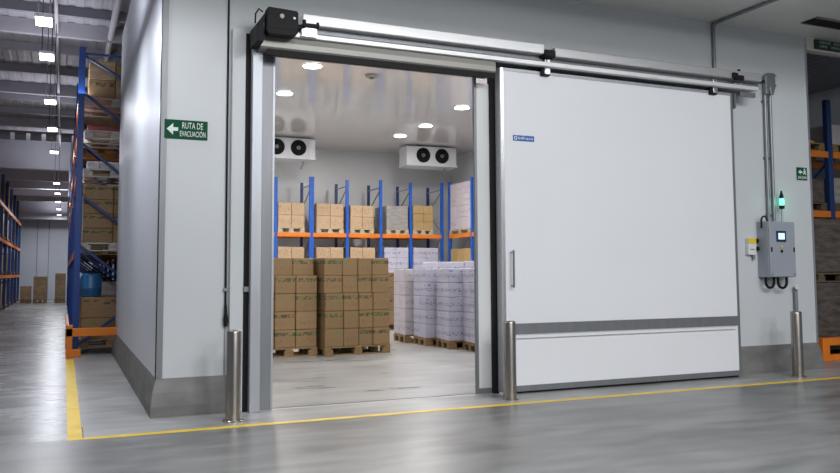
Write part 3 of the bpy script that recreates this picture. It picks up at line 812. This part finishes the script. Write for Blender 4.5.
# white stacks in a row along the right
rowdef = [('first', 5.79, 14.10, -0.06, 0.66), ('second', 5.86, 13.34, -0.08, 0.66), ('third', 5.97, 12.62, -0.10, 0.66), ('fourth', 6.12, 11.90, -0.12, 0.66)]
far = ['farthest white stack in the row', 'second farthest white stack in the row', 'second nearest white stack in the row', 'nearest white stack beside the jamb']
for q, (nm, x, y, ro, dp) in enumerate(rowdef):
    pallet((x, y-0.33, 0), ro, 1.0, dp, 'wooden pallet under the %s' % far[q])
    stack((x, y-0.33, PH), ro, [0.5, 0.5], [0.33, 0.33], 0.245, 5, 'white_box_p' if q == 0 else 'white_box', 'white carton', far[q].replace(' in the row', ''), 'white cartons of the %s' % far[q])
# a second row behind, a little taller
for q, (x, y) in enumerate(((7.05, 15.4), (7.2, 13.7))):
    nm = ['farther', 'nearer'][q]
    pallet((x, y-0.4, 0), 0.0, 1.2, 0.8, 'wooden pallet, %s of two behind the front white row' % nm)
    stack((x, y-0.4, PH), 0.0, [0.6, 0.6], [0.8], 0.275, 5, 'white_box', 'white carton', '%s hidden white stack' % nm, 'white cartons of the %s rear stack' % nm)

# ================================================================== COLD ROOM RACKS
RY = 22.5
def post(mb, x, y, z0, z1, w=0.10, d=0.07):
    mb.box(x-w/2, x+w/2, y-d/2, y+d/2, z0, z1)
    return mb
t = thing('pallet_rack', 'blue and orange pallet rack along the cold room back wall', 'rack', (8, 23, 0))
PX = [4.45, 5.48, 6.53, 7.62, 8.68, 9.66, 10.72]
for i, x in enumerate(PX):
    w = 0.14 if i == 2 else 0.09
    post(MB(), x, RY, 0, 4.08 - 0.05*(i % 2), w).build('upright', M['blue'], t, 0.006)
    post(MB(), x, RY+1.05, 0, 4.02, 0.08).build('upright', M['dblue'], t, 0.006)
    b = MB()
    zz = [0.3, 1.4, 2.5, 3.2, 3.8]
    for q in range(len(zz)-1):
        a0, a1 = (RY, RY+1.05) if q % 2 == 0 else (RY+1.05, RY)
        b.tube([(x, a0, zz[q]), (x, a1, zz[q+1])], 0.018, 6)
    b.tube([(x, RY, 3.85), (x, RY+1.05, 3.85)], 0.018, 6)
    b.build('bracing', M['galv'], t)
for i in range(len(PX)-1):
    MB().box(PX[i]+0.04, PX[i+1]-0.04, RY-0.05, RY+0.0, 2.33, 2.45).build('beam', M['orange'], t, 0.004)
    MB().box(PX[i]+0.04, PX[i+1]-0.04, RY+1.05, RY+1.10, 2.33, 2.45).build('beam', M['orange'], t, 0.004)
t2 = thing('pallet_rack', 'blue and orange pallet rack along the cold room right wall', 'rack', (11.1, 20, 0))
PY = [22.3, 20.8, 19.2, 17.6]
for i, y in enumerate(PY):
    MB().box(10.86, 10.94, y-0.05, y+0.05, 0, 4.08).build('upright', M['blue'], t2, 0.006)
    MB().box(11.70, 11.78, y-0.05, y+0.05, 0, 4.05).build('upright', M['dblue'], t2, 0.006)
    b = MB()
    for z0, z1, f in ((0.4, 1.5, 0), (1.5, 2.6, 1), (2.6, 3.7, 0)):
        b.tube([(10.9 if f else 11.74, y, z0), (11.74 if f else 10.9, y, z1)], 0.018, 6)
    b.build('bracing', M['galv'], t2)
for i in range(3):
    MB().box(10.84, 10.89, PY[i+1]+0.05, PY[i]-0.05, 2.33, 2.45).build('beam', M['orange'], t2, 0.004)
    MB().box(11.72, 11.77, PY[i+1]+0.05, PY[i]-0.05, 2.33, 2.45).build('beam', M['orange'], t2, 0.004)

def load(x, y, z, L, D, cols, rows, h, m, kind, where, group, rot=0.0, wood='wood_l', plabel=None):
    y, D = RY-0.04, 1.10
    pallet((x, y, z), rot, L, D, plabel or ('wooden pallet under the %s' % where), wood, 'pallets in the cold room rack')
    stack((x, y, z+PH), rot, [L/cols]*cols, [D*0.7], h, rows, m, kind, where, group, 0.002)
bz = 2.45
load(5.54, 22.48, bz, 0.78, 1.0, 2, 2, 0.36, 'carton_l', 'pale carton', 'leftmost upper rack load', 'pale cartons of the leftmost rack load')
load(6.68, 22.48, bz, 0.82, 1.0, 2, 2, 0.36, 'carton_l', 'pale carton', 'upper rack load right of thick upright', 'pale cartons of the second rack load')
load(7.71, 22.48, bz, 0.74, 1.0, 2, 2, 0.35, 'carton_l', 'pale carton', 'third upper rack load from left', 'pale cartons of the third rack load')
pallet((8.86, 22.46, bz), 0.0, 0.72, 1.1, 'wooden pallet under the grey wrapped upper rack load', 'wood_l', 'pallets in the cold room rack')
single(MB().box(8.87, 9.57, 22.48, 23.48, bz+PH, bz+PH+0.72), 'wrapped_load', M['wrapg'], 'grey stretch-wrapped load on the upper rack beside yellow-brown cartons', 'wrapped load', (9.22, 23.0, bz+PH), bevel=0.02)
load(9.73, 22.46, bz, 0.68, 1.0, 2, 3, 0.25, 'carton_y', 'yellow-brown carton', 'upper rack load before right corner', 'yellow brown cartons in the rack')
# lower loads standing on the floor of the rack
load(5.54, 22.55, 0, 0.78, 0.9, 2, 5, 0.38, 'carton_l', 'pale carton', 'leftmost floor stack under rack', 'pale cartons of the leftmost floor stack', plabel='wooden pallet under the leftmost floor stack of the back rack')
load(6.68, 22.55, 0, 0.82, 0.9, 2, 5, 0.38, 'carton_l', 'pale carton', 'floor stack right of thick upright', 'pale cartons of the second floor stack', plabel='wooden pallet under the second floor stack of the back rack')
load(7.71, 22.55, 0, 0.78, 0.9, 2, 5, 0.38, 'carton_l', 'pale carton', 'third floor stack under rack', 'pale cartons of the third floor stack', plabel='wooden pallet under the third floor stack of the back rack')
load(8.78, 22.55, 0, 0.80, 0.9, 2, 6, 0.318, 'white_box', 'white carton', 'left white floor stack under rack', 'white cartons of the left rack floor stack', plabel='wooden pallet under the left white floor stack of the back rack')
load(9.74, 22.55, 0, 0.84, 0.9, 2, 6, 0.318, 'white_box', 'white carton', 'right white floor stack under rack', 'white cartons of the right rack floor stack', plabel='wooden pallet under the right white floor stack of the back rack')
# loads of the right rack
for q, y in enumerate((20.88, 19.28)):
    nm = ['farther', 'nearer'][q]
    dp = 1.34
    pallet((10.84, y, bz), 0.0, 0.93, dp, 'wooden pallet under the %s white load of the right rack' % nm, 'wood_l', 'pallets in the cold room rack')
    stack((10.86, y, bz+PH), 0.0, [0.89], [0.44, 0.44, 0.44], 0.35, 4, 'white_box_p', 'white carton', '%s right rack load' % nm, 'white cartons of the %s right rack load' % nm)
pallet((10.84, 20.88, 0), 0.0, 0.93, 1.34, 'wooden pallet on the floor under the far bay of the right rack', 'wood', 'pallets in the cold room rack')
stack((10.86, 20.88, PH), 0.0, [0.89], [0.44, 0.44, 0.44], 0.62, 3, 'carton_y', 'yellowish carton', 'right rack floor stack', 'yellow cartons of the right rack floor stack')

# ================================================================== AISLE RACK ON THE RIGHT
t = thing('pallet_rack', 'tall blue rack whose end frame stands behind the cold room side wall', 'rack', (0.7, 14, 0))
FY = [14.1 + 2.8*k for k in range(10)]
for i, y in enumerate(FY):
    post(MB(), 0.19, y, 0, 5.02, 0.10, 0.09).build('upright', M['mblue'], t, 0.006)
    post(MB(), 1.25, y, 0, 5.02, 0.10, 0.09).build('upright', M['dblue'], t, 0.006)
    b = MB()
    zz = [0.12, 0.95, 1.78, 2.6, 3.45, 4.3, 4.9]
    for q in range(len(zz)-1):
        a0, a1 = (0.19, 1.25) if q % 2 else (1.25, 0.19)
        if q == 0:
            a0, a1 = 0.19, 1.25
            b.tube([(a0, y, zz[0]), (a1, y, zz[1])], 0.024, 6)
            continue
        b.tube([(a1 if q % 2 else a0, y, zz[q]), (a0 if q % 2 else a1, y, zz[q+1])], 0.024, 6)
    b.tube([(0.19, y, 4.92), (1.25, y, 4.92)], 0.022, 6)
    b.build('bracing', M['dblue'], t)
for i in range(len(FY)-1):
    for z in (1.56, 2.78, 3.42, 3.97):
        for x in (0.135, 1.26):
            MB().box(x, x+0.05, FY[i]+0.05, FY[i+1]-0.05, z, z+0.11).build('beam', M['orange'], t)
mesh_h = MB()
for k in range(26):
    mesh_h.tube([(0.245, 14.06, 1.85+k*0.028), (0.262, 14.06, 1.85+k*0.028)], 0.005, 4)
mesh_h.build('slot_row', M['signwhite'], t)
def aload(y, z, h, m, label, name='wrapped_load', x0=0.27, x1=1.19, D=1.1, wood='wood'):
    pallet((x0-0.02, y, z), 0.0, x1-x0+0.04, D, 'pale pallet under the ' + label, wood, 'pallets in the aisle rack')
    return single(MB().box(x0, x1, y+0.02, y+D-0.02, z+PH, z+PH+h), name, M[m], label, 'load', ((x0+x1)/2, y+D/2, z+PH), bevel=0.015)
pallet((0.25, 14.2, 1.67), 0.0, 0.96, 1.1, 'pale pallet on the second tier of the aisle rack end', 'wood_w', 'pallets in the aisle rack')
stack((0.27, 14.2, 1.81), 0.0, [0.46, 0.46], [0.5, 0.5], 0.238, 4, 'carton', 'brown carton', 'second tier, aisle rack end', 'brown cartons on the aisle rack end')
pallet((0.25, 14.2, 0.10), 0.0, 0.96, 1.1, 'dark pallet at the foot of the aisle rack end', 'wood', 'pallets in the aisle rack')
stack((0.27, 14.2, 0.24), 0.0, [0.92], [0.5, 0.5], 0.34, 2, 'carton', 'big brown carton', 'foot of aisle rack end', 'big brown cartons at the aisle rack foot')
t3 = thing('plastic_drum', 'blue plastic drum on top of the big cartons in the aisle rack', 'drum', (0.42, 14.5, 0.92))
MB().lathe([(0.15, 0.92), (0.165, 0.94), (0.165, 1.05), (0.172, 1.06), (0.165, 1.07), (0.165, 1.24), (0.13, 1.30), (0.05, 1.31)], 0.42, 14.5, 20).build('body', M['drum'], t3, smooth=True)
MB().lathe([(0.05, 1.31), (0.05, 1.345), (0.04, 1.35)], 0.42, 14.5, 12).build('lid', M['blackp'], t3)
pallet((0.25, 14.2, 2.89), 0.0, 0.96, 1.1, 'pale pallet on the third tier of the aisle rack end', 'wood_w', 'pallets in the aisle rack')
stack((0.30, 14.25, 3.03), 0.0, [0.2, 0.22, 0.2, 0.24], [0.4], 0.13, 1, 'white_box_p', 'small white carton', 'third tier, aisle rack end', 'small white cartons on the aisle rack end')
pallet((0.25, 14.2, 3.53), 0.0, 0.96, 1.1, 'pale pallet on the fourth tier of the aisle rack end', 'wood_w', 'pallets in the aisle rack')
single(MB().box(0.3, 1.15, 14.3, 15.1, 3.67, 3.76), 'plastic_tray', M['red'], 'flat red tray on the fourth tier of the aisle rack end', 'tray', (0.7, 14.7, 3.67), bevel=0.01)
pallet((0.25, 14.2, 4.08), 0.0, 0.96, 1.1, 'pale pallet on the top tier of the aisle rack end', 'wood_w', 'pallets in the aisle rack')
stack((0.30, 14.25, 4.22), 0.0, [0.42, 0.42], [0.5, 0.5], 0.32, 2, ['carton', 'wrapb'], 'brown wrapped carton', 'top tier, aisle rack end', 'cartons on the top tier of the aisle rack end')
for i in range(1, 5):
    y = FY[i]
    for q, (z, hh) in enumerate(((0.10, 0.9), (1.67, 0.85), (2.89, 0.35), (4.08, 0.6))):
        aload(y+0.15, z, hh, ('wrapb', 'wrapg')[(i+q) % 2], '%s load in the %s bay of blue aisle rack, %s tier' % (('brown', 'grey')[(i+q) % 2], ['second', 'third', 'fourth', 'fifth'][i-1], ['floor', 'second', 'third', 'top'][q]), D=2.3)

t = thing('rack_guard', 'orange steel guard around the foot of the blue aisle rack', 'rack guard', (0.12, 13.75, 0))
MB().box(0.055, 0.15, 13.70, 13.79, 0, 0.5).build('post', M['orange'], t, 0.006)
MB().box(0.055, 0.80, 13.70, 13.78, 0.325, 0.45).build('end_rail', M['orange'], t, 0.006)
MB().box(0.055, 0.27, 13.68, 13.86, 0, 0.12).build('foot_plate', M['orange'], t, 0.006)
MB().box(0.055, 0.10, 13.79, 17.5, 0.38, 0.50).build('side_rail', M['orange'], t, 0.006)
MB().box(0.055, 0.10, 15.5, 15.6, 0.0, 0.38).build('post', M['orange'], t, 0.006)

# ================================================================== AISLE RACK ON THE LEFT
t = thing('pallet_rack', 'long blue rack with orange beams on the left of the aisle', 'rack', (-2.5, 35, 0))
LY = [26.0 + 2.45*k for k in range(8)]
for y in LY:
    post(MB(), -2.0, y, 0, 4.72, 0.10, 0.10).build('upright', M['dblue'], t)
    post(MB(), -3.05, y, 0, 4.72, 0.10, 0.10).build('upright', M['dblue'], t)
    b = MB()
    for z0, z1, f in ((0.2, 1.2, 0), (1.2, 2.2, 1), (2.2, 3.2, 0), (3.2, 4.2, 1)):
        b.tube([(-2.0 if f else -3.05, y, z0), (-3.05 if f else -2.0, y, z1)], 0.022, 6)
    b.build('bracing', M['dblue'], t)
for i in range(len(LY)-1):
    for z in (1.15, 2.4, 3.6):
        MB().box(-1.99, -1.94, LY[i]+0.05, LY[i+1]-0.05, z, z+0.11).build('beam', M['orange'], t)
        MB().box(-3.10, -3.05, LY[i]+0.05, LY[i+1]-0.05, z, z+0.11).build('beam', M['orange'], t)
for i in range(len(LY)-1):
    bay = ['nearest', 'second', 'third', 'fourth', 'fifth', 'sixth', 'farthest'][i]
    for q, z in enumerate((0.0, 1.26, 2.51, 3.71)):
        if (i*3+q*5) % 7 == 0:
            continue
        hh = [0.85, 0.75, 0.8, 0.6][(i+q) % 4]
        y = LY[i]+0.2
        tier = ['floor', 'second tier', 'third tier', 'top tier'][q]
        kind = ('brown wrapped', 'pale grey wrapped', 'yellow-brown boxed')[(i+2*q) % 3]
        pallet((-3.0, y, z), 0.0, 1.0, 2.0, 'pallet in the %s bay of the left aisle rack, %s' % (bay, tier), 'wood', 'pallets in the left aisle rack')
        single(MB().box(-2.95, -2.05, y+0.03, y+1.97, z+PH, z+PH+hh), 'wrapped_load', M[('wrapb', 'wrapg', 'carton_y')[(i+2*q) % 3]], '%s load in the %s bay of left aisle rack, %s' % (kind, bay, tier), 'load', (-2.5, y+1, z+PH), 'loads in the left aisle rack', bevel=0.02)
# loads at the end of the aisle
for x0, x1, h, m, lb in ((-1.78, -1.33, 0.62, 'wrapb', 'low brown load on a pallet beside the left rack, aisle end'), (-1.25, -0.68, 1.05, 'wrapb', 'tall brown load on a pallet in the middle, aisle end'), (-0.36, 0.10, 1.2, 'wrapb', 'tall brown load on a pallet near blue rack, aisle end')):
    pallet((x0, 40.2, 0), 0.0, x1-x0, 0.9, 'pallet under the ' + lb.split(' on a pallet')[0] + (' beside the left rack' if x0 < -1.5 else ' in the middle' if x0 < -0.5 else ' near blue rack') + ' at the aisle end', 'wood', 'pallets at the aisle end')
    single(MB().box(x0+0.01, x1-0.01, 40.22, 41.08, PH, PH+h), 'wrapped_load', M[m], lb, 'load', ((x0+x1)/2, 40.65, PH), 'loads at the aisle end', bevel=0.02)

# ================================================================== STORE ON THE RIGHT
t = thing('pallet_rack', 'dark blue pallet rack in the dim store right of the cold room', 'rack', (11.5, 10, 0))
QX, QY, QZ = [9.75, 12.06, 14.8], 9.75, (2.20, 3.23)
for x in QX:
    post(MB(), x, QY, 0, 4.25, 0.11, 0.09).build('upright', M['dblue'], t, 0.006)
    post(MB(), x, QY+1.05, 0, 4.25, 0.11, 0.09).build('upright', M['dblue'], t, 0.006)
    b = MB()
    for z0, z1, f in ((0.2, 1.2, 0), (1.2, 2.2, 1), (2.2, 3.2, 0), (3.2, 4.2, 1)):
        b.tube([(x, QY if f else QY+1.05, z0), (x, QY+1.05 if f else QY, z1)], 0.022, 6)
    b.build('bracing', M['dblue'], t)
for i in range(2):
    for z in QZ:
        for y in (QY-0.05, QY+1.05):
            MB().box(QX[i]+0.06, QX[i+1]-0.06, y, y+0.05, z, z+0.11).build('beam', M['orange'], t, 0.004)
def rload(x, L, z, h, m, label, y=None, wood='wood_d'):
    y = QY-0.02 if y is None else y
    pallet((x, y, z), 0.0, L, 1.0, 'pallet under the ' + label, wood, 'pallets in the right store')
    return single(MB().box(x+0.01, x+L-0.01, y+0.02, y+0.98, z+PH, z+PH+h), 'wrapped_load', M[m], label, 'load', (x+L/2, y+0.5, z+PH), 'loads in the right store', bevel=0.025)
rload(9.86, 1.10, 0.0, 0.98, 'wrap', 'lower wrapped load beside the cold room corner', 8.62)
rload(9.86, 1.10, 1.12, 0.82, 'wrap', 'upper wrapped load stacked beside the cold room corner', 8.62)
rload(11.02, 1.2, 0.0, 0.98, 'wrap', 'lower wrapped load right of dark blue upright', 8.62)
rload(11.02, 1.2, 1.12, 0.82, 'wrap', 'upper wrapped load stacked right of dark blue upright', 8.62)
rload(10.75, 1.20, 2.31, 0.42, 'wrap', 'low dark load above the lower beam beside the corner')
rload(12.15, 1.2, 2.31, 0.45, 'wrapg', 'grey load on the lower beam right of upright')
pallet((12.15, QY-0.02, 3.34), 0.0, 1.2, 1.0, 'pallet on the top beam right of the dark blue upright', 'wood', 'pallets in the right store')
stack((12.17, QY, 3.48), 0.0, [0.38, 0.38, 0.38], [0.45, 0.45], 0.36, 1, 'white_box_p', 'pale carton', 'top beam right of dark upright', 'pale cartons on the store rack')
pallet((10.75, QY-0.02, 3.34), 0.0, 1.2, 1.0, 'pallet under the yellow sheet on the top beam', 'wood', 'pallets in the right store')
single(MB().prism([(11.25, 3.48), (11.90, 3.48), (11.85, 3.54), (11.65, 3.58), (11.35, 3.56)], 'y', QY+0.1, QY+0.7), 'folded_tarp', M['yellow_label'], 'folded yellow sheet on the top beam beside the cold room corner', 'sheet', (11.6, QY+0.4, 3.48), bevel=0.02)
t = thing('rack_guard', 'orange floor guard before the store rack at the right edge', 'rack guard', (10.3, 8.35, 0))
MB().box(9.92, 10.06, 8.24, 8.38, 0, 0.33).build('post', M['orange'], t, 0.01)
MB().box(10.06, 13.4, 8.27, 8.36, 0.22, 0.33).build('top_rail', M['orange'], t, 0.01)
MB().box(10.06, 13.4, 8.27, 8.36, 0.0, 0.09).build('bottom_rail', M['orange'], t, 0.01)
